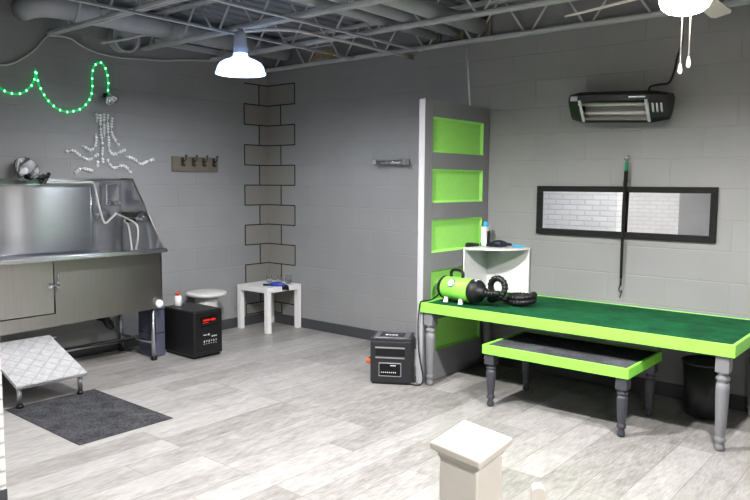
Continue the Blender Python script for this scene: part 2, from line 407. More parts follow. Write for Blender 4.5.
# ------------------------------------------------------------------ open web joists (along the back wall direction)
JL = ['grey open-web steel joist running right along the top of the back wall',
      'grey open-web steel joist second from the back wall, pendant wire hanging near it',
      'grey open-web steel joist third from back wall, ending above the silver branch ornament',
      'grey open-web steel joist nearest the camera, ending above the green rope light']
def joist(y, zb, ph, label, ztop=ZC-.005):
    t = thing('steel_joist', label, 'ceiling joist', (0, y, zb), 0, 'open-web steel joists')
    def chord(bm, z, s):
        for sy in (-1, 1):
            bm_box(bm, (.01, y+sy*.017-.012, z), (XR-.02, y+sy*.017+.012, z+s*.022), .002)
            bm_box(bm, (.01, y+sy*.007-.002, z), (XR-.02, y+sy*.007+.002, z+s*.034))
    part('bottom_chord', lambda bm: chord(bm, zb, 1), 'joist', t)
    part('top_chord', lambda bm: chord(bm, ztop, -1), 'joist', t)
    x0 = ph % .474
    first = {}
    k = 0
    while x0+k*.474 < 5.4:
        xb = x0+k*.474
        for s in (-1, 1):
            a = Vector((xb+s*.02, y, zb+.012)); b = Vector((xb+s*.215, y, ztop-.012))
            if a.x < .02 or b.x < .02: continue
            if s not in first:
                first[s] = part('web_bar', lambda bm: bm_tube(bm, [a, b], .009, 8), 'joist', t); first[(s, 'x')] = xb
            else:
                c = first[s].copy(); COL.objects.link(c); c.parent = t; c.location = (xb-first[(s, 'x')], 0, 0)
        k += 1
    return t
joist(-.05, 2.588, 2.045, JL[0]); joist(-.70, 2.615, 2.02, JL[1]); joist(-1.44, 2.605, 2.449, JL[2]); joist(-2.26, 2.605, 2.25, JL[3])

# bridging rods across the joists
def rod(x, z, y0, y1, label):
    o = obj('bridging_rod', (lambda b: (bm_box(b, (x-.012, y0, z), (x+.012, y1, z+.006), .001), bm_box(b, (x-.012, y0, z), (x-.008, y1, z+.022), .001), b)[-1])(bmesh.new()), 'joist')
    return tag(o, label, 'bridging rod', 'bridging rods under the joists')
rod(1.25, 2.592-.006+.0, -3.4, -.08, 'thin grey steel strip crossing the joists left of the pendant lamp')
rod(1.97, 2.58, -3.4, -.02, 'thin grey steel strip crossing the joists right of the pendant lamp')

# pipes through the joists into the back wall
def ceilpipe(x, z, r, y0, label, sl=True):
    t = thing('ceiling_pipe', label, 'pipe', (x, 0, z), 0, 'painted pipes overhead')
    tube('pipe_run', [(x, y0, z), (x, -.03, z)], r, 'pipe', t, 20)
    if sl: box('wall_sleeve', (x-r-.02, -.028, z-r-.02), (x+r+.02, -.002, z+r+.02), 'sleeve', t, .004)
    return t
ceilpipe(2.575, 2.705, .06, -3.6, 'fat pale grey pipe entering the back wall above the door panel')
ceilpipe(2.33, 2.705, .05, -3.6, 'pale grey pipe, middle of the three going into the back wall')
ceilpipe(2.11, 2.70, .04, -3.6, 'pale grey pipe, leftmost and thinnest of the three going into the back wall')
t = thing('air_duct', 'round pale grey duct high along the left wall with an elbow', 'duct', (.3, 0, 2.77))
pp = [(.3, -.02, 2.76), (.3, -2.30, 2.76)]+[(.13+.17*math.cos(a), -2.30-.17*math.sin(a), 2.76) for a in [PI/2*i/8 for i in range(1, 9)]]+[(.012, -2.47, 2.76)]
tube('duct_run', pp, .082, 'pipe', t, 24)
t = thing('duct_collar', 'open dark round duct stub on the left wall above the rope light', 'duct', (.0, -1.66, 2.69))
part('collar', lambda bm: (bm_lathe(bm, [(.115, .004), (.115, .10), (.125, .105), (.125, .115), (.105, .115), (.105, .012), (.03, .01)], (.0, -1.66, 2.67), (1, 0, 0), 28, caps=False)), 'pipe', t)
bm = bmesh.new(); bm_box(bm, (.003, -1.36, 2.675), (.06, -.42, 2.72), .004); tag(obj('wall_ledger', bm, 'pipe'), 'pale flat steel ledger on left wall just under the joists', 'ledger')
bm = bmesh.new(); bm_tube(bm, smooth_path([(.06, -1.86, 2.60), (.2, -1.74, 2.63), (.25, -1.56, 2.69), (.25, -1.40, 2.69), (.22, -1.2, 2.68)], 5), .011, 8); tag(obj('bent_conduit', bm, 'joist'), 'short bent grey conduit below the duct on the left wall', 'conduit')

# pendant conduit to the box on the back wall
t = thing('ceiling_conduit', 'white conduit from the lit pendant lamp to a box on the back wall', 'conduit', (1.86, 0, 2.545))
tube('conduit_run', smooth_path([(1.51, -1.56, 2.555), (1.60, -1.50, 2.565), (1.72, -1.38, 2.57), (1.82, -1.25, 2.56), (1.85, -.7, 2.555), (1.865, -.075, 2.545)], 6), .012, 'cable', t)
box('junction_box', (1.845, -.075, 2.522), (1.89, -.003, 2.566), 'sleeve', t, .004, 'tan junction box')

t = thing('wire_bundle', 'small tangle of tan wires hanging under the joists right of the lit lamp', 'wires', (1.17, -.42, 2.55))
for k in range(5):
    a = 1.08+.045*k
    part('wire', lambda bm: bm_tube(bm, smooth_path([(a, -.42, 2.655-.01*k), (a+.03, -.40, 2.60), (a-.02+.01*k, -.43, 2.555), (a+.015, -.44, 2.54), (a+.04, -.41, 2.565), (a+.03, -.40, 2.64)], 5), .005, 6), 'tan', t)
bm = bmesh.new(); bm_tube(bm, [(1.05, -.42, 2.66), (1.32, -.42, 2.66)], .007, 8); obj('support_strip', bm, 'joist', t)

# ------------------------------------------------------------------ lamps
def pendant(loc, label, light=0, group='white barn pendant lamps', stem=.30):
    x, y, z = loc                                   # z = rim of the shade
    t = thing('pendant_lamp', label, 'pendant lamp', loc, 0, group)
    prof = [(.182, 0), (.184, .006), (.176, .02), (.168, .05), (.150, .078), (.115, .098), (.075, .112), (.055, .125), (.050, .15)]
    inn = [(r-.004, h) for r, h in prof][::-1]
    sh = part('lamp_shade', lambda bm: bm_lathe(bm, prof+inn, loc, (0, 0, 1), 40, caps=False), 'shade', t)
    lathe('socket', [(.03, .13), (.052, .15), (.05, .2), (.044, .26), (.042, .30), (.02, .305)], loc, 'socket', t)
    tube('stem', [(x, y, z+.23), (x, y, z+stem)], .022, 'socket', t, 12)
    bl = lathe('bulb', [(.012, .14), (.03, .125), (.058, .08), (.062, .055), (.055, .028), (.034, .008), (.006, .002)], (x, y, z+(.028 if light else 0)), 'bulb', t)
    if light:
        m = M['bulb_added'].copy(); m.node_tree.nodes['Principled BSDF'].inputs['Emission Strength'].default_value = light
        bl.data.materials[0] = m; sh.data.materials[0] = M['shade_added']
    return t
LP = dict(main=150, near=150, fill=150)
pendant((1.47, -1.565, 2.255), 'lit white barn pendant lamp hanging from the joists left of centre', 0, stem=.325)
pendant((3.1, -2.75, 2.53), 'added unseen white barn pendant lamp over the middle of the floor, above the view', 3500, stem=.36)  # this and the next three are unseen, added to light the room
pendant((5.0, -2.10, 2.38), 'added unseen white barn pendant lamp in front of the ceiling fan, above the view', 2350, stem=.5)
pendant((6.5, -4.9, 2.34), 'added unseen white barn pendant lamp behind and right of the camera', 1500, stem=.5)
pendant((1.3, -5.5, 2.40), 'added unseen white barn pendant lamp behind the brick partition', 1500, stem=.5)

# ceiling fan with a warm bowl light
FX, FY = 4.495, -1.27
t = thing('ceiling_fan', 'ceiling fan with lit warm glass bowl and two pull chains', 'ceiling fan', (FX, FY, 2.26))
lathe('light_bowl', [(.004, 0), (.045, .004), (.083, .016), (.109, .037), (.121, .066), (.122, .085)], (FX, FY, 2.298), 'bowl', t, seg=36)
lathe('motor_housing', [(.10, .0), (.125, .012), (.13, .05), (.12, .085), (.06, .10), (.03, .115)], (FX, FY, 2.386), 'socket', t, seg=32)
tube('down_rod', [(FX, FY, 2.49), (FX, FY, 2.88)], .014, 'socket', t)
def blade(bm, a):
    R = Matrix.Rotation(a, 4, 'Z'); tilt = Matrix.Rotation(-.23, 4, 'X')
    pts = [(.12, -.04), (.30, -.05), (.70, -.055), (.74, -.04), (.74, .04), (.70, .055), (.30, .05), (.12, .04)]
    vs = bm_prism(bm, [(p[0], p[1], -.004) for p in pts], (0, 0, .008))
    for v in vs: v.co = Vector((FX, FY, 2.435))+R @ (tilt @ v.co)
b0 = part('fan_blade', lambda bm: blade(bm, math.radians(163)), 'fanwood', t)
for k in range(1, 5):
    c = b0.copy(); COL.objects.link(c); c.parent = t; c.rotation_euler = (0, 0, 2*PI*k/5)
for (dx, dy, zl) in ((-.005, -.02, 2.065), (.028, .0, 2.095)):
    q = part('pull_chain', lambda bm: bm_tube(bm, [(FX+dx, FY+dy, 2.30), (FX+dx, FY+dy, zl)], .0035, 6), 'cable', t)
    part('pull_knob', lambda bm: bm_lathe(bm, [(.004, .0), (.007, -.01), (.012, -.035), (.010, -.05), (.004, -.055)], (FX+dx, FY+dy, zl), (0, 0, 1), 12), 'wplastic', q)

# ------------------------------------------------------------------ green rope light, chrome clip lights, silver ornament, cables on the left wall
ROPE = [(-2.85, 2.25), (-2.75, 2.2), (-2.663, 2.157), (-2.621, 2.132), (-2.555, 2.121), (-2.499, 2.133), (-2.453, 2.168), (-2.417, 2.212), (-2.397, 2.265), (-2.39, 2.325), (-2.383, 2.277), (-2.374, 2.233), (-2.356, 2.182), (-2.316, 2.113), (-2.258, 2.056), (-2.198, 2.025), (-2.149, 2.018), (-2.086, 2.032), (-2.022, 2.061), (-1.964, 2.122), (-1.936, 2.186), (-1.927, 2.259), (-1.927, 2.332), (-1.907, 2.408), (-1.866, 2.445), (-1.827, 2.438), (-1.799, 2.385), (-1.785, 2.312), (-1.787, 2.238), (-1.80, 2.185)]
t = thing('rope_light', 'glowing green rope light looped on the grey wall above the tub', 'rope light', (.025, -2.2, 2.1))
path = smooth_path([(.016, y, z) for y, z in ROPE], 6)
tube('tube', path, .007, 'ropetube', t, 8)
acc = 0; nb = None; last = path[0]
for p in path[1:]:
    acc += (p-last).length; last = p
    if acc > .052:
        acc = 0
        if nb is None:
            nb = part('bulb', lambda bm: bm_lathe(bm, [(.002, -.009), (.006, -.006), (.0075, 0), (.006, .006), (.002, .009)], p+Vector((.004, 0, 0)), (0, 0, 1), 10), 'ropebulb', t); p0 = p
        else:
            c = nb.copy(); COL.objects.link(c); c.parent = t; c.location = p-p0

def cliplight(c, ax, r, label, arm):
    t = thing('clip_light', label, 'clip light', c, 0)
    c = Vector(c); ax = Vector(ax).normalized()
    prof = [(r, .0), (r*.98, -.006), (r*.78, -.055*r/.11), (r*.42, -.10*r/.11), (r*.26, -.12*r/.11), (r*.22, -.125*r/.11)]
    part('reflector', lambda bm: bm_lathe(bm, prof+[(a-.003, h) for a, h in prof[::-1]], c, ax, 32, caps=False), 'chrome', t)
    part('bulb', lambda bm: bm_lathe(bm, [(.02*r/.11, -.1*r/.11), (.03*r/.11, -.05*r/.11), (.022*r/.11, -.02*r/.11), (.004, -.012*r/.11)], c, ax, 14), 'wplastic', t)
    arm(t)
    return t
def arm1(t):
    part('clamp', lambda bm: (bm_tube(bm, [(.07, -2.53, 1.505), (.10, -2.44, 1.49), (.11, -2.36, 1.50)], [.012, .016, .013], 8),
         bm_box(bm, (.085, -2.385, 1.44), (.115, -2.36, 1.535), .006, rot=Matrix.Rotation(-.5, 3, 'X')),
         bm_box(bm, (.05, -2.41, 1.425), (.085, -2.385, 1.52), .006, rot=Matrix.Rotation(-.5, 3, 'X')),
         bm_tube(bm, [(.05, -2.40, 1.482), (.02, -2.40, 1.49)], .014, 8)), 'black', t, 'black spring clamp')
cliplight((.14, -2.54, 1.558), (.9, .1, .45), .098, 'chrome clip light with black clamp on top edge of the tub', arm1)
def arm2(t):
    part('clamp', lambda bm: (bm_tube(bm, [(.03, -1.80, 2.19), (.06, -1.805, 2.17)], .018, 10), bm_box(bm, (.003, -1.83, 2.165), (.04, -1.78, 2.20), .004)), 'black', t)
cliplight((.10, -1.805, 2.135), (.55, .05, -.8), .058, 'small chrome clip light on the wall at the end of the green rope', arm2)

STR = [[(-1.89, 2.029), (-1.892, 1.955)], [(-1.904, 1.861), (-1.911, 1.768), (-1.946, 1.724), (-1.978, 1.728), (-2.029, 1.759)], [(-1.86, 2.025), (-1.861, 1.876), (-1.852, 1.815), (-1.849, 1.772)], [(-1.827, 2.034), (-1.83, 1.866), (-1.826, 1.835)], [(-1.795, 2.03), (-1.796, 1.887), (-1.791, 1.818), (-1.788, 1.73), (-1.751, 1.694), (-1.687, 1.719), (-1.637, 1.74)], [(-1.755, 2.008), (-1.762, 1.876), (-1.713, 1.79), (-1.692, 1.778)], [(-2.17, 1.7), (-2.107, 1.711), (-2.045, 1.671), (-1.981, 1.642), (-1.934, 1.662), (-1.889, 1.695)], [(-1.895, 1.639), (-1.9, 1.582)], [(-1.938, 1.551), (-2.035, 1.571), (-2.068, 1.554), (-2.101, 1.526)], [(-1.848, 1.755), (-1.853, 1.702), (-1.849, 1.615)], [(-1.81, 1.656), (-1.788, 1.61), (-1.754, 1.579), (-1.669, 1.603), (-1.627, 1.582), (-1.588, 1.537)], [(-1.639, 1.682), (-1.567, 1.664), (-1.488, 1.618), (-1.435, 1.642), (-1.359, 1.665)]]
t = thing('wall_ornament', 'silver glittering branch ornament spread on grey wall above the tub', 'wall decoration', (.01, -1.83, 1.53))
for s in STR:
    pts = smooth_path([(.012, y, z) for y, z in s], 6)
    def strand(bm):
        acc = 0; L = sum((pts[i+1]-pts[i]).length for i in range(len(pts)-1)); n = max(2, int(L/.022)); d = L/n
        targets = [d*(k+.5) for k in range(n)]; run = 0; j = 0
        bm_tube(bm, pts, .0038, 6)
        for i in range(len(pts)-1):
            sl = (pts[i+1]-pts[i]).length
            while j < n and targets[j] <= run+sl+1e-9:
                q = pts[i].lerp(pts[i+1], (targets[j]-run)/max(sl, 1e-9)); dr = (pts[i+1]-pts[i]).normalized(); w = .0145
                if (j*7+len(s)*3) % 5 == 0: j += 1; continue
                bm_lathe(bm, [(w*.6, -d*.36), (w, -d*.25), (w, d*.25), (w*.6, d*.36)], q, dr, 6); j += 1
            run += sl
    part('strand', strand, 'bead', t)

bm = bmesh.new(); bm_tube(bm, smooth_path([(.018, -2.75, 2.325), (.018, -2.658, 2.325), (.018, -2.593, 2.334), (.018, -2.511, 2.378), (.018, -2.394, 2.469), (.018, -2.296, 2.585), (.03, -2.25, 2.60), (.05, -2.127, 2.600), (.018, -1.987, 2.552), (.018, -1.857, 2.523), (.018, -1.677, 2.514), (.018, -1.554, 2.522), (.018, -1.437, 2.532), (.018, -1.235, 2.546), (.02, -1.077, 2.572), (.03, -.856, 2.60), (.03, -.68, 2.615)], 6), .0075, 8)
tag(obj('wall_cable', bm, 'cable'), 'sagging white cable along the top of the left wall', 'cable')

# coat hook rack
t = thing('hook_rack', 'small taupe board with four metal hooks on left wall', 'hook rack', (0, -.913, 1.563))
box('board', (.003, -1.172, 1.563), (.02, -.655, 1.70), 'rack', t, .003)
for k in range(4):
    y = -1.065+k*.118
    part('hook', lambda bm: (bm_box(bm, (.02, y-.014, 1.615), (.025, y+.014, 1.69), .004),
        bm_tube(bm, smooth_path([(.025, y, 1.66), (.05, y, 1.655), (.075, y, 1.672), (.08, y, 1.70)], 4), .006, 8), bm_lathe(bm, [(.002, 0), (.011, .006), (.011, .016), (.002, .022)], (.08, y, 1.695), (0, 0, 1), 10),
        bm_tube(bm, smooth_path([(.025, y, 1.63), (.04, y, 1.612), (.055, y, 1.618), (.058, y, 1.635)], 4), .006, 8)), 'bronze', t)

# ------------------------------------------------------------------ stainless grooming tub
Y1, Y0 = -1.69, -3.36                              # right end, left end (out of view)
t = thing('grooming_tub', 'large stainless steel grooming tub with back splash and front door', 'tub', (.3, -2.5, 0))
def sheet(bm):
    # thin steel sheet with a bow shaped to reflect lamps as a bright streak
    n = 70; ya, yb = Y0, -1.995; rows = []
    for i in range(n+1):
        y = ya+(yb-ya)*i/n; x = .024+.034/(1+math.exp(-(y+2.58)/.06))
        rows.append((x, y))
    def strip(pa, pb, sm):
        v = [(bm.verts.new(pa(x, y)), bm.verts.new(pb(x, y))) for x, y in rows]
        for a, b in zip(v, v[1:]): bm.faces.new((a[0], a[1], b[1], b[0])).smooth = sm
    strip(lambda x, y: (x, y, .9), lambda x, y: (x, y, 1.475), True)
    strip(lambda x, y: (x-.006, y, 1.475), lambda x, y: (x-.006, y, .9), True)
    strip(lambda x, y: (x, y, 1.475), lambda x, y: (x-.006, y, 1.475), False)
    strip(lambda x, y: (x-.006, y, .9), lambda x, y: (x, y, .9), False)
    for x, y in (rows[0], rows[-1]): bm.faces.new([bm.verts.new(q) for q in ((x, y, .9), (x, y, 1.475), (x-.006, y, 1.475), (x-.006, y, .9))])
part('back_splash', sheet, 'steelh', t)
box('corner_panel', (.006, -1.994, .9), (.018, Y1-.012, 1.475), 'steelh', t, .001)
part('splash_flange', lambda bm: bm_prism(bm, [(.008, Y0, 1.478), (.055, Y0, 1.468), (.085, Y0, 1.440), (.085, Y0, 1.434), (.052, Y0, 1.458), (.008, Y0, 1.468)], (0, -1.99-Y0, 0)), 'steelh', t)
part('splash_post', lambda bm: bm_tube(bm, [(.045, -1.99, .92), (.045, -1.99, 1.46)], .012, 12), 'steelh', t)
def splash_cap(bm):
    bm_box(bm, (.004, Y0, 1.475), (.045, Y1-.002, 1.487), .003)
part('splash_cap', splash_cap, 'steeld', t)
side = [(.006, .6), (.006, 1.485), (.20, 1.485), (.648, .93), (.60, .93), (.60, .6)]
part('side_splash', lambda bm: bm_prism(bm, [(a, Y1-.010, b) for a, b in side], (0, .010, 0)), 'steelh', t)
part('side_edge', lambda bm: bm_tube(bm, [(.03, Y1-.005, 1.485), (.20, Y1-.005, 1.485), (.655, Y1-.005, .925)], .008, 8), 'steeld', t)
part('basin', lambda bm: (bm_box(bm, (.006, Y0, .62), (.58, Y1-.012, .632)), bm_box(bm, (.006, Y0, .632), (.030, Y1-.012, .9), .004),
     bm_box(bm, (.57, Y0, .632), (.585, Y1-.012, .905))), 'steelh', t)
# front apron: its lower edge falls a little towards the drain end
DY = -2.583
def apron(bm):
    bm_prism(bm, [(.588, Y1, .912), (.588, Y1, .436), (.588, Y0, .395), (.588, Y0, .5), (.588, DY+.004, .505), (.588, DY+.004, .912)], (.012, 0, 0))
part('front_apron', apron, 'steeld', t)
part('right_panel', lambda bm: bm_prism(bm, [(.05, Y1-.001, .6), (.05, Y1-.001, .5), (.587, Y1-.001, .436), (.587, Y1-.001, .6)], (0, .002, 0)), 'steeld', t)
part('under_pan', lambda bm: bm_prism(bm, [(.03, Y1-.004, .50), (.587, Y1-.004, .44), (.587, Y0, .40), (.03, Y0, .47)], (0, 0, .008)), 'dgrey', t)
d = box('door', (.590, Y0, .512), (.606, DY-.008, .905), 'steelv', t, .004)
part('door_latch', lambda bm: (bm_box(bm, (.606, DY-.055, .695), (.618, DY-.015, .735), .003), bm_tube(bm, [(.622, DY-.045, .715), (.622, DY+.03, .715)], .008, 8),
     bm_lathe(bm, [(.004, -.015), (.016, -.01), (.016, .01), (.004, .015)], (.625, DY-.03, .715), (1, 0, 0), 12)), 'chrome', d)
part('latch_keeper', lambda bm: (bm_box(bm, (.60, DY+.012, .69), (.618, DY+.04, .74), .003), bm_tube(bm, [(.615, DY+.026, .74), (.617, DY+.026, .80)], .006, 8)), 'chrome', t)
part('front_rim', lambda bm: (bm_box(bm, (.585, Y0, .905), (.655, Y1+.02, .928), .009, 3), bm_box(bm, (.640, Y0, .895), (.655, Y1+.02, .915), .004)), 'steelh', t)
for (x, y) in ((.555, -1.752), (.06, -1.752), (.555, -3.25), (.06, -3.25)):
    lg = tube('leg', [(x, y, .03), (x, y, .46)], .019, 'steelh', t, 14)
    part('foot', lambda bm: bm_lathe(bm, [(.024, 0), (.026, .012), (.021, .03), (.019, .035)], (x, y, .001)), 'black', lg, 'black levelling foot')
for y in (-1.752, -3.25): tube('side_stretcher', [(.06, y, .145), (.555, y, .145)], .013, 'steelh', t, 12)
tube('long_stretcher', [(.29, -3.25, .145), (.29, -1.765, .145)], .014, 'steelh', t, 12)
part('drain', lambda bm: bm_tube(bm, smooth_path([(.3, -2.02, .45), (.3, -2.02, .33), (.3, -1.98, .28), (.24, -1.96, .30), (.12, -1.95, .32), (.05, -1.95, .32)], 5), .028, 12), 'black', t, 'black drain trap')
part('drain_knob', lambda bm: bm_lathe(bm, [(.012, 0), (.026, .004), (.033, .012), (.033, .03), (.027, .038), (.004, .04)], (.601, -1.735, .475), (1, 0, 0), 10), 'wplastic', t, 'white round knob')
# fittings in the tub
part('dispenser', lambda bm: (bm_box(bm, (.024, -1.885, 1.262), (.11, -1.762, 1.445), .012, 3),), 'steelh', t)
part('diverter', lambda bm: (bm_lathe(bm, [(.022, 0), (.024, .02), (.012, .03), (.012, .05)], (.105, -1.855, 1.285), (1, 0, 0), 14), bm_lathe(bm, [(.022, 0), (.024, .02), (.012, .03), (.012, .05)], (.105, -1.79, 1.285), (1, 0, 0), 14)), 'chrome', t)
part('supply_pipe', lambda bm: bm_tube(bm, smooth_path([(.098, -2.40, 1.452), (.098, -2.2, 1.453), (.098, -2.02, 1.455), (.095, -1.985, 1.447), (.085, -1.965, 1.40), (.09, -1.945, 1.28), (.09, -1.905, 1.14), (.10, -1.885, 1.118), (.11, -1.85, 1.15), (.12, -1.80, 1.20)], 6), .0085, 8), 'cable', t, 'pale hose')
def valve(bm):
    bm_tube(bm, [(.07, -1.745, 1.165), (.40, -1.745, 1.165)], .027, 14)
    for x in (.08, .36): bm_lathe(bm, [(.03, -.05), (.03, -.03), (.018, -.02), (.018, .0)], (x, -1.745, 1.165), (0, -1, 0), 14); bm_tube(bm, [(x, -1.745, 1.165), (x, -1.70, 1.165)], .016, 10)
    bm_tube(bm, [(.18, -1.745, 1.165), (.18, -1.76, 1.115)], .02, 12)
    bm_lathe(bm, [(.017, 0), (.024, .01), (.026, .04), (.018, .05)], (.07, -1.745, 1.165), (-1, 0, 0), 14); bm_lathe(bm, [(.017, 0), (.024, .01), (.026, .04), (.018, .05)], (.40, -1.745, 1.165), (1, 0, 0), 14)
part('mixing_valve', valve, 'chrome', t)
part('valve_lever', lambda bm: (bm_tube(bm, [(.10, -1.76, 1.195), (.36, -1.77, 1.19)], .013, 8), bm_box(bm, (.18, -1.80, 1.17), (.38, -1.75, 1.215), .010), bm_box(bm, (.24, -1.79, 1.125), (.36, -1.765, 1.165), .006)), 'black', t, 'black valve lever')
for (pts) in ([(.08, -1.79, 1.195), (.14, -1.80, 1.19), (.30, -1.80, 1.155), (.41, -1.80, 1.12), (.44, -1.80, 1.07), (.43, -1.80, .98), (.40, -1.80, .90), (.38, -1.80, .80)], [(.19, -1.775, 1.13), (.23, -1.785, 1.125), (.275, -1.79, 1.105), (.30, -1.79, 1.04), (.325, -1.79, .90), (.33, -1.79, .80)]):
    part('spray_hose', lambda bm: bm_tube(bm, smooth_path(pts, 6), .0075, 8), 'cable', t, 'thin white hose')

# tread plate ramp sliding out from under the tub
t = thing('tub_step', 'sloping tread plate step on short steel legs in front of the tub', 'step', (.8, -2.83, 0))
yA, yB = -3.07, -2.598
def plate(bm):
    bm_prism(bm, [(1.055, yA, .152), (.53, yA, .335), (.53, yB, .335), (1.055, yB, .152)], (0, 0, .008))
part('tread', plate, 'tread', t)
part('edge_rim', lambda bm: (bm_box(bm, (1.043, yA, .134), (1.055, yB, .152), .002), bm_tube(bm, [(1.05, yA+.004, .147), (.53, yA+.004, .328)], .008, 6), bm_tube(bm, [(1.05, yB-.004, .147), (.53, yB-.004, .328)], .008, 6)), 'steelh', t)
for (x, y, z) in ((1.012, yA+.035, .16), (1.012, yB-.03, .16), (.56, yA+.035, .318), (.56, yB-.03, .318)):
    lg = tube('leg', [(x, y, .02), (x, y, z)], .0165, 'steelh', t, 14)
    part('foot', lambda bm: bm_lathe(bm, [(.024, 0), (.024, .012), (.018, .022)], (x, y, .0045)), 'black', lg, 'black rubber foot')
tube('cross_bar', [(.575, yB-.006, .332), (.575, yB+.028, .332)], .009, 'chrome', t)

bm = bmesh.new(); bm_box(bm, (.972, -3.115, .0005), (1.925, -2.505, .004), .0015); tag(obj('floor_mat', bm, 'matm'), 'dark charcoal rectangular floor mat in front of the steel tub step', 'floor mat')

# ------------------------------------------------------------------ heater beside the tub
t = thing('cabinet_heater', 'black cube cabinet heater with red display beside the tub', 'heater', (.605, -1.41, 0))
HX0, HX1, HY0, HY1 = .385, .822, -1.548, -1.256
box('cabinet', (HX0, HY0, .025), (HX1, HY1, .402), 'blackw', t, .012, seg=3)
box('plinth', (HX0+.02, HY0+.015, .003), (HX1-.02, HY1-.015, .03), 'black', t, .002)
yc = (HY0+HY1)/2
fx = HX1
f = box('front_panel', (fx-.004, HY0+.012, .055), (fx+.004, HY1-.012, .385), 'black', t, .003)
w = box('display_window', (fx+.001, yc-.085, .29), (fx+.007, yc+.085, .35), 'blackg', t, .002)
def digits(bm):
    x0 = fx+.0072
    for y, n in ((yc-.055, 4), (yc+.02, 3)):
        bm_box(bm, (x0, y, .318), (x0+.0015, y+n*.016, .324))
        for k in range(n): bm_box(bm, (x0, y+k*.016, .312), (x0+.0015, y+k*.016+.007, .329))
    bm_box(bm, (x0, yc-.06, .297), (x0+.0015, yc-.005, .300))
part('display_digits', digits, 'redled', w, 'glowing red digits')
part('vent_slot', lambda bm: bm_box(bm, (fx+.002, yc-.09, .268), (fx+.008, yc+.09, .277), .002), 'blackg', t)
def marks(bm):
    x0 = fx+.0042
    bm_box(bm, (x0, yc-.055, .193), (x0+.001, yc-.015, .199)); bm_lathe(bm, [(.009, 0), (.009, .001)], (x0, yc+.0, .197), (1, 0, 0), 10)
    for k in range(3): bm_box(bm, (x0, yc+.028+k*.02, .172), (x0+.001, yc+.040+k*.02, .184))
    for k in range(6): bm_box(bm, (x0, yc-.05+k*.024, .132+(k % 2)*.006), (x0+.001, yc-.042+k*.024, .150)); bm_box(bm, (x0, yc-.052+k*.024, .118), (x0+.001, yc-.044+k*.024, .124))
part('control_marks', marks, 'ledw', t, 'small white printed controls')

# things round that heater
t = thing('shampoo_bottle', 'white bottle with red cap standing on the black heater', 'bottle', (.47, -1.452, .403))
bo = (.47, -1.452, .4035)
lathe('bottle_body', [(.026, 0), (.031, .004), (.031, .075), (.026, .085), (.013, .09), (.013, .094)], bo, 'wplastic', t)
lathe('cap', [(.014, .089), (.014, .105), (.008, .112), (.006, .125), (.003, .13)], bo, 'red', t, label='red cap')
box('cap_lever', (.455, -1.475, .506), (.485, -1.44, .514), 'red', t, .002, label='red spout')
t = thing('round_stool', 'small round white stool against the wall behind the black heater', 'stool', (.26, -.86, 0))
so = (.22, -.965, .012)
lathe('seat', [(.04, .39), (.15, .393), (.178, .402), (.186, .415), (.182, .43), (.17, .436), (.01, .438)], so, 'stool', t, seg=40)
lathe('pedestal', [(.12, -.010), (.12, .02), (.105, .06), (.10, .3), (.105, .389)], so, 'stool', t, seg=32)
t = thing('storage_bin', 'narrow blue-grey plastic bin between tub leg and black heater', 'bin', (.39, -1.66, 0))
box('bin_body', (.28, -1.722, .003), (.495, -1.60, .395), 'slate', t, .01)
box('bin_lid', (.276, -1.725, .397), (.50, -1.597, .415), 'slate', t, .006)
box('bin_seam', (.279, -1.723, .20), (.497, -1.599, .207), 'black', t, .001, label='dark seam')

# ------------------------------------------------------------------ white square side table in the corner
t = thing('side_table', 'white square side table in the corner of the room', 'side table', (.25, -.23, 0))
TX0, TX1, TY0, TY1 = .055, .508, -.468, -.016
box('tabletop', (TX0, TY0, .398), (TX1, TY1, .449), 'white', t, .002)
for x in (TX0, TX1-.05):
    for y in (TY0, TY1-.05): box('leg', (x+.0005, y+.0005, .001), (x+.0495, y+.0495, .398), 'white', t, .0015)
t = thing('grooming_glove', 'blue and black grooming glove hanging over the edge of the white side table', 'glove', (.45, -.30, .45))
part('glove_palm', lambda bm: bm_tube(bm, smooth_path([(.40, -.345, .464), (.44, -.32, .469), (.485, -.285, .468), (.52, -.255, .458)], 4), [.011, .014, .018, .021, .022, .023, .024, .024, .023, .022, .02, .018, .016], 12), 'blue', t, 'blue glove back')
part('glove_cuff', lambda bm: bm_tube(bm, smooth_path([(.345, -.375, .461), (.37, -.365, .462), (.405, -.342, .464)], 4), .011, 10), 'navy', t, 'dark navy cuff')
def fingers(bm):
    for k in range(4):
        d = Vector((.6, .8, 0))*(.017*(k-1.5))
        bm_tube(bm, smooth_path([Vector((.50, -.268, .462))+d, Vector((.522, -.252, .448))+d, Vector((.527, -.247, .415-.004*abs(k-1)))+d], 4), [.0095]*8+[.006], 8)
part('glove_fingers', fingers, 'black', t, 'black rubber fingers')
for i, (x, y, h, r, lb) in enumerate(((.20, -.17, .075, .028, 'clear glass jar, left of the three on the white side table'), (.31, -.13, .085, .024, 'clear glass jar, middle of the three on the white side table'), (.395, -.085, .08, .03, 'clear glass jar, right of the three on the white side table'))):
    bm = bmesh.new(); bm_lathe(bm, [(r*.8, 0), (r, .006), (r, h*.75), (r*.8, h*.85), (r*.85, h), (r*.76, h), (r*.7, h*.85), (r*.9, h*.74), (r*.9, .01), (.002, .008)], (x, y, .4495), (0, 0, 1), 20)
    tag(obj('glass_jar', bm, 'glass'), lb, 'jar', 'glass jars on the side table')

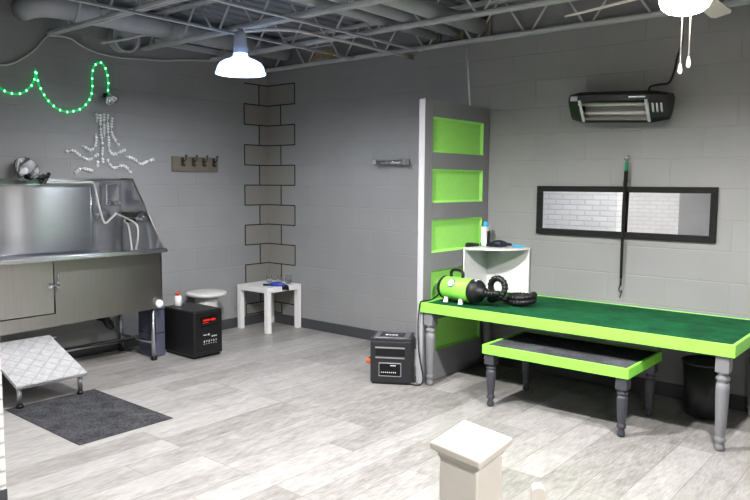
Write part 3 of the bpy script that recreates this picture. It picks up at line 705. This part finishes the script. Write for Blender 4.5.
# ------------------------------------------------------------------ chrome bar on the back wall
t = thing('wall_bar', 'short chrome towel bar on the back wall left of the door panel', 'towel bar', (1.66, 0, 1.65))
for x in (1.515, 1.835):
    part('mount', lambda bm: (bm_box(bm, (x-.028, -.012, 1.62), (x+.028, -.002, 1.68), .003), bm_box(bm, (x-.022, -.092, 1.625), (x+.022, -.01, 1.68), .006)), 'chrome', t)
part('bar', lambda bm: bm_tube(bm, [(1.495, -.068, 1.652), (1.855, -.068, 1.652)], .018, 14), 'chrome', t)

# ------------------------------------------------------------------ old five-light door set upright as a divider
PX0, PX1, PYF = 2.600, 2.652, -.886
t = thing('door_panel', 'grey upright door used as divider, five lime green recessed panels', 'divider panel', (2.63, -.44, 0))
yw0, yw1 = -.788, -.095                          # panel opening
zr = [(1.690, 1.942), (1.325, 1.570), (.960, 1.200), (.595, .827), (.225, .460)]
ZT = 2.062
def frame(bm):
    bm_box(bm, (PX0, yw0-.01, .01), (PX0+.012, yw1+.01, ZT-.01))
    bm_box(bm, (PX0, PYF, .004), (PX1, yw0, ZT), .002); bm_box(bm, (PX0, yw1, .004), (PX1, -.003, ZT), .002)
    edges = [ZT]+[v for a, b in zr for v in (b, a)]+[.004]
    for i in range(0, len(edges), 2): bm_box(bm, (PX0, yw0, edges[i+1]), (PX1, yw1, edges[i]), .001)
part('door_frame', frame, 'dpaint', t)
box('door_edge', (PX0+.001, PYF-.002, .006), (PX1-.001, PYF+.001, ZT-.002), 'dedge', t, .0)
for a, b in zr:
    def lite(bm):
        bm_box(bm, (PX0+.014, yw0, a), (PX1-.018, yw1, b))
        for (p, q) in (((yw0, a), (yw0+.016, b)), ((yw1-.016, a), (yw1, b)), ((yw0, a), (yw1, a+.014)), ((yw0, b-.014), (yw1, b))):
            pass
        x0, x1 = PX1-.018, PX1-.001
        def wedge(A, Bp, C): bm_prism(bm, [A, Bp, C[0]], C[1])
        bm_prism(bm, [(x1, yw1, a), (x0, yw1, a), (x0, yw1-.02, a)], (0, 0, b-a))
        bm_prism(bm, [(x1, yw0, a), (x0, yw0, a), (x0, yw0+.02, a)], (0, 0, b-a))
        bm_prism(bm, [(x1, yw0, a), (x0, yw0, a), (x0, yw0, a+.016)], (0, yw1-yw0, 0))
        bm_prism(bm, [(x1, yw0, b), (x0, yw0, b), (x0, yw0, b-.016)], (0, yw1-yw0, 0))
    part('recessed_panel', lite, 'lime', t, 'lime green recessed panel')
bm = bmesh.new(); bm_tube(bm, [(2.63, -.269, ZT+.001), (2.455, -.06, 2.585)], .007, 8)
tag(obj('hanging_wire', bm, 'wplastic'), 'thin white wire from the joist down to the door panel top', 'wire')

# ------------------------------------------------------------------ long grooming table
def turned(prof_scale, x, y, ztop, block_h, bw):
    """square block on top, turned column below"""
    def f(bm):
        bm_box(bm, (x-bw, y-bw, ztop-block_h), (x+bw, y+bw, ztop), .003)
        h = ztop-block_h; s = prof_scale
        pr = [(.012, .001), (.022, .003), (.027, .015), (.024, .035), (.019, .045), (.030, .058), (.031, .07), (.024, .078), (.023, .085), (.027, .10), (.034, h*.62), (.036, h*.78), (.034, h*.86), (.024, h*.875), (.036, h*.90), (.037, h*.93), (.026, h*.955), (.026, h*.97), (.034, h*.985), (.034, h)]
        bm_lathe(bm, [(r*s, z) for r, z in pr], (x, y, 0), (0, 0, 1), 20)
    return f
ZT_, FB = .610, .540
GX0, GX1, GY0, GY1 = 2.656, 4.725, -.905, -.018
t = thing('grooming_table', 'long low grooming table with green turf top and lime green edge', 'table', (3.69, -.46, 0))
def edge(bm):
    bm_box(bm, (2.628, GY0, FB), (GX1, GY0+.018, ZT_), .002)
    bm_box(bm, (GX1-.02, GY0+.02, FB), (GX1, GY1, ZT_), .002); bm_box(bm, (GX0, GY0+.02, FB), (GX0+.02, GY1, ZT_), .002); bm_box(bm, (GX0+.02, GY1-.02, FB), (GX1-.02, GY1, ZT_), .002)
part('table_edge', edge, 'limef', t, 'pale lime green edge board')
box('turf_top', (GX0+.021, GY0+.019, FB+.03), (GX1-.021, GY1-.021, ZT_-.002), 'turf', t, .001)
for (x, y) in ((2.70, -.852), (4.66, -.852), (2.72, -.09), (4.66, -.09)):
    part('leg', turned(1., x, y, FB+.03, .125 if True else 0, .036), 'legp', t)

# bench under it
t = thing('step_bench', 'low bench with charcoal carpet top and lime edge under the long table', 'bench', (3.72, -.75, 0))
BX0, BX1, BY0, BY1 = 3.245, 4.208, -1.04, -.455
def bedge(bm):
    bm_box(bm, (BX0, BY0, .356), (BX1, BY0+.02, .417), .002); bm_box(bm, (BX0, BY1-.02, .356), (BX1, BY1, .417), .002)
    bm_box(bm, (BX0, BY0+.02, .356), (BX0+.02, BY1-.02, .417), .002); bm_box(bm, (BX1-.02, BY0+.02, .356), (BX1, BY1-.02, .417), .002)
part('bench_edge', bedge, 'limef', t, 'lime green edge board')
box('carpet_top', (BX0+.021, BY0+.021, .38), (BX1-.021, BY1-.021, .411), 'carpet', t, .001)
for (x, y) in ((BX0+.045, BY0+.045), (BX1-.045, BY0+.045), (BX0+.05, BY1-.055), (BX1-.05, BY1-.055)):
    part('leg', turned(.9, x, y, .38, .095, .034), 'legd', t)

t = thing('waste_bin', 'dim grey plastic bin on the floor under the right end of the table', 'bin', (4.42, -.26, 0))
lathe('bin_body', [(.11, .002), (.115, .01), (.14, .34), (.135, .34), (.11, .02), (.01, .018)], (4.42, -.25, 0), 'binm', t, seg=32)
lathe('bin_rim', [(.139, .338), (.148, .342), (.148, .354), (.136, .354), (.134, .342)], (4.42, -.25, 0), 'binm', t, seg=32)

# white corner shelf standing on the table
t = thing('corner_shelf', 'white quarter-round corner shelf standing on the table against the door panel', 'shelf', (2.68, -.03, ZT_))
CX, CY, CR, CZ = 2.66, -.020, .385, .975
def qtop(bm):
    pts = [(CX, CY, CZ-.016)]+[(CX+CR*math.sin(a), CY-CR*math.cos(a)*.92, CZ-.016) for a in [PI/2*k/16 for k in range(17)]]
    bm_prism(bm, pts, (0, 0, .016))
part('shelf_top', qtop, 'wplastic', t)
box('back_board', (CX+.001, CY-.012, ZT_+.0005), (CX+CR, CY, CZ-.0165), 'wplastic', t, .001)
box('side_board', (CX+.001, CY-CR*.92, ZT_+.0005), (CX+.013, CY-.0125, CZ-.0165), 'wplastic', t, .001)
# things on the shelf
s0 = CZ+.0008
t = thing('spray_bottle', 'tall white bottle with light blue cap on the corner shelf', 'bottle', (2.715, -.15, s0))
part('bottle_body', lambda bm: (bm_box(bm, (2.69, -.175, s0), (2.742, -.125, s0+.155), .010, 3),), 'wplastic', t)
part('side_strip', lambda bm: bm_box(bm, (2.7425, -.165, s0+.004), (2.755, -.135, s0+.12), .003), 'black', t, 'black comb clipped to bottle')
lathe('cap', [(.02, .0), (.022, .006), (.022, .026), (.016, .036), (.008, .042)], (2.722, -.15, s0+.153), 'teal', t, label='light blue cap')
box('base_band', (2.688, -.177, s0+.001), (2.70, -.123, s0+.025), 'green_tape', t, .002, label='teal corner')
t = thing('hair_clipper', 'black cordless clipper at the left end of the corner shelf', 'clipper', (2.68, -.28, s0))
part('clipper_body', lambda bm: bm_tube(bm, [(2.675, -.335, s0+.0185), (2.683, -.30, s0+.018), (2.70, -.22, s0+.0135)], [.018, .016, .011], 10), 'rubber', t)
part('clipper_blade', lambda bm: bm_box(bm, (2.664, -.352, s0+.004), (2.688, -.336, s0+.030), .002), 'black', t)
t = thing('rubber_glove', 'dark navy rubber glove crumpled on the corner shelf', 'glove', (2.84, -.15, s0))
def glove(bm):
    bm_tube(bm, smooth_path([(2.775, -.16, s0+.017), (2.82, -.165, s0+.023), (2.87, -.15, s0+.026), (2.905, -.13, s0+.02)], 4), [.014+.014*math.sin(PI*i/12) for i in range(13)], 12)
    for k in range(4):
        a = -.5+k*.32
        bm_tube(bm, smooth_path([(2.85+.01*k, -.15, s0+.03), (2.88+.012*k, -.15+.05*math.sin(a), s0+.036-.004*k), (2.915+.006*k, -.15+.085*math.sin(a), s0+.018)], 4), [.011]*8+[.007], 8)
    bm_tube(bm, smooth_path([(2.80, -.175, s0+.02), (2.79, -.205, s0+.018), (2.775, -.225, s0+.012)], 4), [.011]*8+[.008], 8)
part('glove_body', glove, 'navy', t)
part('glove_strap', lambda bm: bm_box(bm, (2.768, -.20, s0+.0005), (2.86, -.175, s0+.014), .004), 'black', t)
t = thing('comb', 'light blue comb at the right end of the corner shelf', 'comb', (2.98, -.1, s0))
part('comb_spine', lambda bm: bm_box(bm, (2.925, -.092, s0+.001), (3.02, -.078, s0+.018), .004), 'teal', t)
part('comb_teeth', lambda bm: [bm_box(bm, (2.93+k*.0075, -.078, s0+.004), (2.9335+k*.0075, -.058, s0+.010)) for k in range(8)], 'teal', t)

# dryer lying on the table
zt = ZT_
ax = Vector((1, -.16, 0)).normalized()
c0 = Vector((2.735, -.705, zt+.1)); c1 = c0+ax*.262
t = thing('pet_dryer', 'lime green barrel pet dryer with black hose on the turf table', 'dryer', (2.85, -.72, zt))
R_ = .083
lathe('barrel', [(R_*.98, 0), (R_, .006), (R_, .255), (R_*.98, .262)], c0, 'limef', t, ax, 36)
lathe('rear_cap', [(.02, -.05), (.05, -.046), (R_*.9, -.028), (R_*1.02, -.012), (R_*1.03, .006), (R_*1.0, .008)], c0, 'rubber', t, ax, 32)
lathe('front_cap', [(R_*1.0, -.008), (R_*1.04, -.004), (R_*1.04, .015), (R_*1.0, .036), (R_*.9, .05), (.05, .058), (.044, .07), (.036, .085), (.034, .105)], c1, 'rubber', t, ax, 32)
hc = c0+ax*.10; zz = zt+.1+R_
part('handle', lambda bm: bm_tube(bm, smooth_path([hc+ax*(-.055)+Vector((0, 0, R_-.006)), hc+ax*(-.056)+Vector((0, 0, R_+.03)), hc+ax*(-.03)+Vector((0, 0, R_+.05)), hc+ax*.03+Vector((0, 0, R_+.05)), hc+ax*.056+Vector((0, 0, R_+.03)), hc+ax*.055+Vector((0, 0, R_-.006))], 5), .0115, 10), 'rubber', t)
side_n = Vector((ax.y, -ax.x, 0))                 # faces the camera
side_n = -side_n if side_n.y > 0 else side_n
def badge(bm, r, h):
    n = (side_n*.80+Vector((0, 0, .55))).normalized(); c = c0+ax*.105+n*(R_-.006)
    bm_lathe(bm, [(r, 0), (r, h), (r*.97, h+.001)], c, n, 24)
bd = part('badge_ring', lambda bm: badge(bm, .033, .0075), 'blue', t, 'blue ring')
part('badge_face', lambda bm: badge(bm, .026, .0085), 'label', bd, 'white round label')
part('switch', lambda bm: [bm_lathe(bm, [(.009, 0), (.009, .012), (.006, .015)], c1+ax*.03+Vector((0, -.02+.03*k, R_*.86)), (0, -.3, 1), 10) for k in range(2)], 'label', t)
for s in (-1, 1):
    for u in (.045, .185):
        p = c0+ax*u+side_n*(s*.055)
        part('foot', lambda bm: bm_prism(bm, [(p.x-.016, p.y-.012, zt+.0005), (p.x+.016, p.y-.012, zt+.0005), (p.x+.012, p.y+.0, zt+.045), (p.x-.012, p.y+.0, zt+.045)], (0, .016, 0)), 'wplastic', t)
n0 = c1+ax*.095
hp = [n0, n0+ax*.05+Vector((0, .005, -.002)), n0+ax*.10+Vector((0, .03, .0))]
lc = Vector((3.09, -.67, zt+.115)); lr = .073
v1 = Vector((.80, .15, 0)).normalized()
for k in range(0, 14):
    a = -PI*.55+2*PI*k/13*.98
    hp.append(lc+v1*(lr*math.cos(a))+Vector((0, 0, lr*math.sin(a)))+Vector((.035, .10, 0))*(k/13))
cc = Vector((3.245, -.51, zt+.026)); cr = .082
hp += [Vector((3.16, -.55, zt+.03))]
for k in range(0, 22):
    a = PI*1.15+2*PI*k/14
    hp.append(cc+Vector((cr*math.cos(a), cr*math.sin(a), .032*k/14+.0+.006*math.sin(a))))
hpp = smooth_path(hp, 5)
# even spacing for the corrugations
ev = [hpp[0]]; step = .0058; acc = 0
for i in range(len(hpp)-1):
    a, b = hpp[i], hpp[i+1]; L_ = (b-a).length; d0 = step-acc
    while d0 <= L_ and L_ > 0:
        ev.append(a.lerp(b, d0/L_)); d0 += step
    acc = L_-(d0-step)
part('hose', lambda bm: bm_tube(bm, ev, [.0235 if (i//2) % 2 else .0195 for i in range(len(ev))], 12), 'rubber', t)
part('power_cord', lambda bm: bm_tube(bm, smooth_path([c0+ax*(-.045)+Vector((0, -.02, -.045)), (2.672, -.80, zt+.012), (2.652, -.88, zt+.008), (2.648, -.913, zt-.002), (2.642, -.918, zt-.06), (2.634, -.918, .45), (2.642, -.92, .28), (2.668, -.925, .16), (2.69, -.925, .07), (2.678, -.93, .02), (2.64, -.94, .006), (2.58, -.95, .006), (2.535, -.92, .006)], 6), .005, 8), 'black', t, 'black power cord')

# ------------------------------------------------------------------ second heater by the door panel
ang = math.atan2(.147, .247)
t = thing('portable_heater', 'dark grey box heater on the floor beside the door panel', 'heater', (2.352, -1.118, 0), ang)
W_, D_, H_ = .302, .25, .343
R4 = MW[t.name]
def L2(bm): bm.transform(R4)
def lbox(name, lo, hi, m, parent, bev=.003, label=None, **k):
    bm = bmesh.new(); bm_box(bm, lo, hi, bev, **k); L2(bm); o = obj(name, bm, m, parent)
    if label: o['label'] = label
    return o
lbox('cabinet', (0, 0, .012), (W_, D_, H_-.02), 'dgrey', t, .012, seg=3)
lbox('base', (.012, .01, .002), (W_-.012, D_-.01, .014), 'black', t, .002)
lbox('top_frame', (.002, .002, H_-.022), (W_-.002, D_-.002, H_), 'dgrey', t, .005)
lbox('top_panel', (.022, .022, H_-.002), (W_-.022, D_-.022, H_+.002), 'silver', t, .002, 'silver grey top panel')
lbox('top_grille', (.06, .05, H_+.001), (W_-.06, D_-.06, H_+.005), 'dgrey', t, .002)
bm = bmesh.new()
for k in range(4): bm_box(bm, (.10+.024*k, .085, H_+.005), (.118+.024*k, .115, H_+.0065))
L2(bm); obj('top_marks', bm, 'ledw', t)
g = lbox('outlet_recess', (.04, -.004, .215), (W_-.05, .004, .275), 'blackg', t, .003)
lbox('outlet_lip', (.038, -.010, .270), (W_-.048, .0, .280), 'silver', t, .002, 'silver strip')
lbox('outlet_sill', (.04, -.009, .196), (W_-.05, .0, .206), 'silver', t, .002, 'pale lettered strip')
pn = lbox('control_frame', (.062, -.005, .062), (W_-.072, .004, .165), 'silver', t, .006, 'silver control frame')
fc = lbox('control_face', (.068, -.007, .068), (W_-.078, .0, .159), 'blackg', pn, .004, 'black control face')
bm = bmesh.new()
for k in range(8): bm_box(bm, (.082+k*.0145, -.0082, .09), (.0895+k*.0145, -.0068, .098))
bm_box(bm, (.15, -.0082, .142), (.19, -.0068, .149)); L2(bm); obj('control_marks', bm, 'ledw', t)
t = thing('orange_plug', 'orange plug on black cord lying left of the dark grey heater', 'plug', (2.2, -1.0, .1))
part('plug_body', lambda bm: bm_tube(bm, smooth_path([(2.235, -1.02, .138), (2.255, -1.03, .14), (2.285, -1.045, .145), (2.31, -1.055, .15)], 3), [.009, .012, .016, .018, .02, .021, .021, .02, .018, .016], 10), 'orange', t)
part('plug_cord', lambda bm: bm_tube(bm, smooth_path([(2.245, -1.02, .14), (2.27, -1.015, .165), (2.315, -1.035, .165), (2.345, -1.05, .165)], 4), .007, 8), 'black', t)

# ------------------------------------------------------------------ back wall: mirror, strap, heater
t = thing('wall_mirror', 'long black framed mirror on the back wall above the table', 'mirror', (3.735, 0, 1.09))
mx0, mx1, mz0, mz1, fw = 3.092, 4.378, 1.089, 1.452, .042
def mframe(bm):
    for lo, hi in (((mx0, mz0), (mx1, mz0+fw)), ((mx0, mz1-fw), (mx1, mz1)), ((mx0, mz0+fw), (mx0+fw, mz1-fw)), ((mx1-fw, mz0+fw), (mx1, mz1-fw))):
        bm_box(bm, (lo[0], -.028, lo[1]), (hi[0], -.003, hi[1]), .004)
part('mirror_frame', mframe, 'blackf', t)
box('mirror_glass', (mx0+fw-.004, -.012, mz0+fw-.004), (mx1-fw+.004, -.004, mz1-fw+.004), 'mirror', t, 0)
t = thing('grooming_loop', 'black grooming strap hanging from wall hook in front of the mirror', 'strap', (3.777, -.03, 1.658))
part('wall_hook', lambda bm: (bm_lathe(bm, [(.016, 0), (.016, .008), (.006, .012), (.006, .035)], (3.777, -.002, 1.655), (0, -1, 0), 14), bm_tube(bm, [(3.777+.014*math.cos(a), -.036, 1.642+.02*math.sin(a)) for a in [2*PI*k/16 for k in range(16)]], .004, 8, closed=True)), 'chrome', t)
part('swivel', lambda bm: bm_tube(bm, [(3.777, -.038, 1.625), (3.778, -.038, 1.56)], .011, 10), 'green_tape', t, 'green swivel clip')
part('strap_webbing', lambda bm: (bm_box(bm, (3.764, -.042, 1.48), (3.792, -.034, 1.57), .003), bm_tube(bm, [(3.776, -.040, 1.49), (3.772, -.040, 1.3), (3.770, -.038, 1.0), (3.768, -.03, .80)], [.013, .012, .0105, .0085], 6)), 'blackf', t)
part('end_clip', lambda bm: (bm_tube(bm, [(3.768, -.03, .80), (3.767, -.03, .745)], .007, 8), bm_tube(bm, smooth_path([(3.767, -.03, .75), (3.755, -.03, .725), (3.767, -.03, .70), (3.777, -.03, .715), (3.764, -.03, .66)], 4), .004, 8)), 'black', t)

t = thing('infrared_heater', 'black wall mounted infrared heater with chrome reflector above the mirror', 'wall heater', (3.76, 0, 1.98))
hx0, hx1 = 3.41, 4.085
tiltm = Matrix.Rotation(.0, 3, 'X')
# cross-section of the housing, tipped down and forward (y, z)
out = [(-.03, 2.075), (-.075, 2.105), (-.20, 2.095), (-.235, 2.07), (-.235, 2.03), (-.16, 1.915), (-.125, 1.89), (-.085, 1.90), (-.035, 1.99)]
face = ((-.232, 2.028), (-.128, 1.893))          # opening of the reflector
def housing(bm):
    inner = [(-.222, 2.018), (-.165, 2.035), (-.110, 2.0), (-.105, 1.945), (-.135, 1.905)]
    ring = [(-.03, 2.075), (-.075, 2.105), (-.20, 2.095), (-.235, 2.07), (-.235, 2.03)]+[(-.222, 2.018), (-.165, 2.052), (-.095, 2.01), (-.09, 1.935), (-.135, 1.905)]+[(-.125, 1.89), (-.085, 1.90), (-.035, 1.99)]
    bm_prism(bm, [(hx0+.075, y, z) for y, z in ring], (hx1-hx0-.185, 0, 0))
part('housing', housing, 'black', t)
for nm, a, b in (('end_cap', hx0, hx0+.075), ('end_cap', hx1-.11, hx1)):
    def cap(bm):
        n = len(out); q = bm_prism(bm, [(a, y, z) for y, z in out], (b-a, 0, 0))
        cy = sum(p[0] for p in out)/n; cz = sum(p[1] for p in out)/n; xo = a if a == hx0 else b
        for v in q:
            if abs(v.co.x-xo) < 1e-6: v.co.y = cy+(v.co.y-cy)*.82; v.co.z = cz+(v.co.z-cz)*.82
    part(nm, cap, 'black', t)
def refl(bm):
    pr = [(-.220, 2.016), (-.165, 2.045), (-.102, 2.005), (-.097, 1.94), (-.134, 1.906)]
    A = [bm.verts.new((hx0+.076, y, z)) for y, z in pr]; Bv = [bm.verts.new((hx1-.111, y, z)) for y, z in pr]
    for k in range(len(pr)-1):
        bm.faces.new((A[k], A[k+1], Bv[k+1], Bv[k]))
    bmesh.ops.solidify(bm, geom=bm.faces[:], thickness=.002)
part('reflector', refl, 'element', t)
for (y, z) in ((-.165, 2.012), (-.135, 1.955)):
    part('heating_tube', lambda bm: bm_tube(bm, [(hx0+.08, y, z), (hx1-.115, y, z)], .011, 12), 'element', t)
dn = Vector((0, .104, -.135)).normalized()
def clip(bm, xx):
    if True:
        bm_box(bm, (xx, -.232, 2.0), (xx+.018, -.222, 2.03), .002); bm_prism(bm, [(xx, -.234, 2.03), (xx+.02, -.234, 2.03), (xx+.02, -.13, 1.895), (xx, -.13, 1.895)], (0, -.006, .004))
part('guard_bracket', lambda bm: clip(bm, hx0+.08), 'ledw', t); part('guard_bracket', lambda bm: clip(bm, hx1-.135), 'ledw', t)
part('badge', lambda bm: bm_prism(bm, [(hx0+.025, -.2375, 2.062), (hx0+.075, -.2375, 2.062), (hx0+.075, -.2375, 2.03), (hx0+.025, -.2375, 2.03)], (0, -.003, 0)), 'silver', t)
part('label_strip', lambda bm: bm_box(bm, (hx1-.24, -.2385, 2.048), (hx1-.13, -.236, 2.056)), 'silver', t)
part('vent_slots', lambda bm: [bm_prism(bm, [(hx1-.09+.028*k, -.215+.0, 2.005), (hx1-.078+.028*k, -.215, 2.005), (hx1-.078+.028*k, -.185, 1.955), (hx1-.09+.028*k, -.185, 1.955)], (0, -.012, .006)) for k in range(3)], 'silver', t)
part('wall_bracket', lambda bm: (bm_box(bm, (hx0+.2, -.04, 1.98), (hx0+.24, -.003, 2.07), .002), bm_box(bm, (hx1-.26, -.04, 1.98), (hx1-.22, -.003, 2.07), .002)), 'sleeve', t)
part('power_cord', lambda bm: bm_tube(bm, smooth_path([(hx1-.15, -.12, 2.098), (hx1-.15, -.10, 2.13), (hx1-.10, -.08, 2.145), (hx1-.05, -.04, 2.16), (hx1-.03, -.02, 2.24), (hx1-.02, -.014, 2.33), (hx1+.0, -.014, 2.42), (hx1-.02, -.014, 2.56)], 6), .0075, 8), 'black', t)

t.rotation_euler = (0, .05, 0)                  # hung a little crooked

# ------------------------------------------------------------------ newel post in the foreground
rz = math.radians(-2.5)
t = thing('newel_post', 'cream white square newel post with flat cap in the foreground', 'post', (4.964, -3.939, 0), rz)
P4 = MW[t.name]
# the cap is pitched about ten degrees
PT = Matrix.Translation((0, 0, .993)) @ Matrix.Rotation(math.radians(10), 4, Vector((.85, .53, 0)))
def nbox(name, h, z0, z1, bev, tilt=False):
    bm = bmesh.new(); bm_box(bm, (-h, -h, z0), (h, h, z1), bev); bm.transform(P4 @ PT if tilt else P4); return obj(name, bm, 'cream', t)
nbox('shaft', .041, .001, .972, .003); nbox('cap_moulding', .045, -.022, -.0075, .005, True); nbox('cap', .0535, -.007, .0075, .003, True)
t = thing('railing_picket', 'pale round-topped railing picket at the bottom edge beside the newel post', 'picket', (5.1, -3.95, 0))
def picket(bm):
    w = .013; cx, cy = 5.078, -3.90
    pts = [(cx-w, 0.001), (cx+w, 0.001), (cx+w, 0.922)]+[(cx+w*math.cos(a), 0.922+w*math.sin(a)) for a in [PI*k/10 for k in range(1, 10)]]+[(cx-w, 0.922)]
    vs = bm_prism(bm, [(a, cy-.012, b) for a, b in pts], (0, .024, 0))
    bmesh.ops.rotate(bm, verts=vs, cent=(cx, cy, 0), matrix=Matrix.Rotation(math.radians(35), 3, 'Z'))
part('picket_board', picket, 'cream', t)

# ------------------------------------------------------------------ world, camera, view
w = bpy.data.worlds.new('World'); SC.world = w; w.use_nodes = True
w.node_tree.nodes['Background'].inputs[0].default_value = (.5, .55, .6, 1); w.node_tree.nodes['Background'].inputs[1].default_value = .02
cam = bpy.data.cameras.new('camera'); cam.sensor_width = 36; cam.lens = 708.682/750*36; cam.clip_start = .05
co = bpy.data.objects.new('camera', cam); COL.objects.link(co)
r = Vector((.76874285, .63952361, .00663239)); u = Vector((-.06432989, .06700211, .99567685)); f = Vector((-.63631446, .76584612, -.09264788))
m4 = Matrix((r, u, -f)).transposed().to_4x4(); m4.translation = (5.62083, -5.005264, 1.45749); co.matrix_world = m4
SC.camera = co
SC.view_settings.view_transform = 'Standard'; SC.view_settings.look = 'None'; SC.view_settings.gamma = 1; SC.view_settings.exposure = .07
try: SC.view_settings.use_curve_mapping = False
except Exception: pass
SC.cycles.use_denoising = True
SC.cycles.max_bounces = 8; SC.cycles.diffuse_bounces = 2; SC.cycles.glossy_bounces = 4; SC.cycles.sample_clamp_indirect = 6
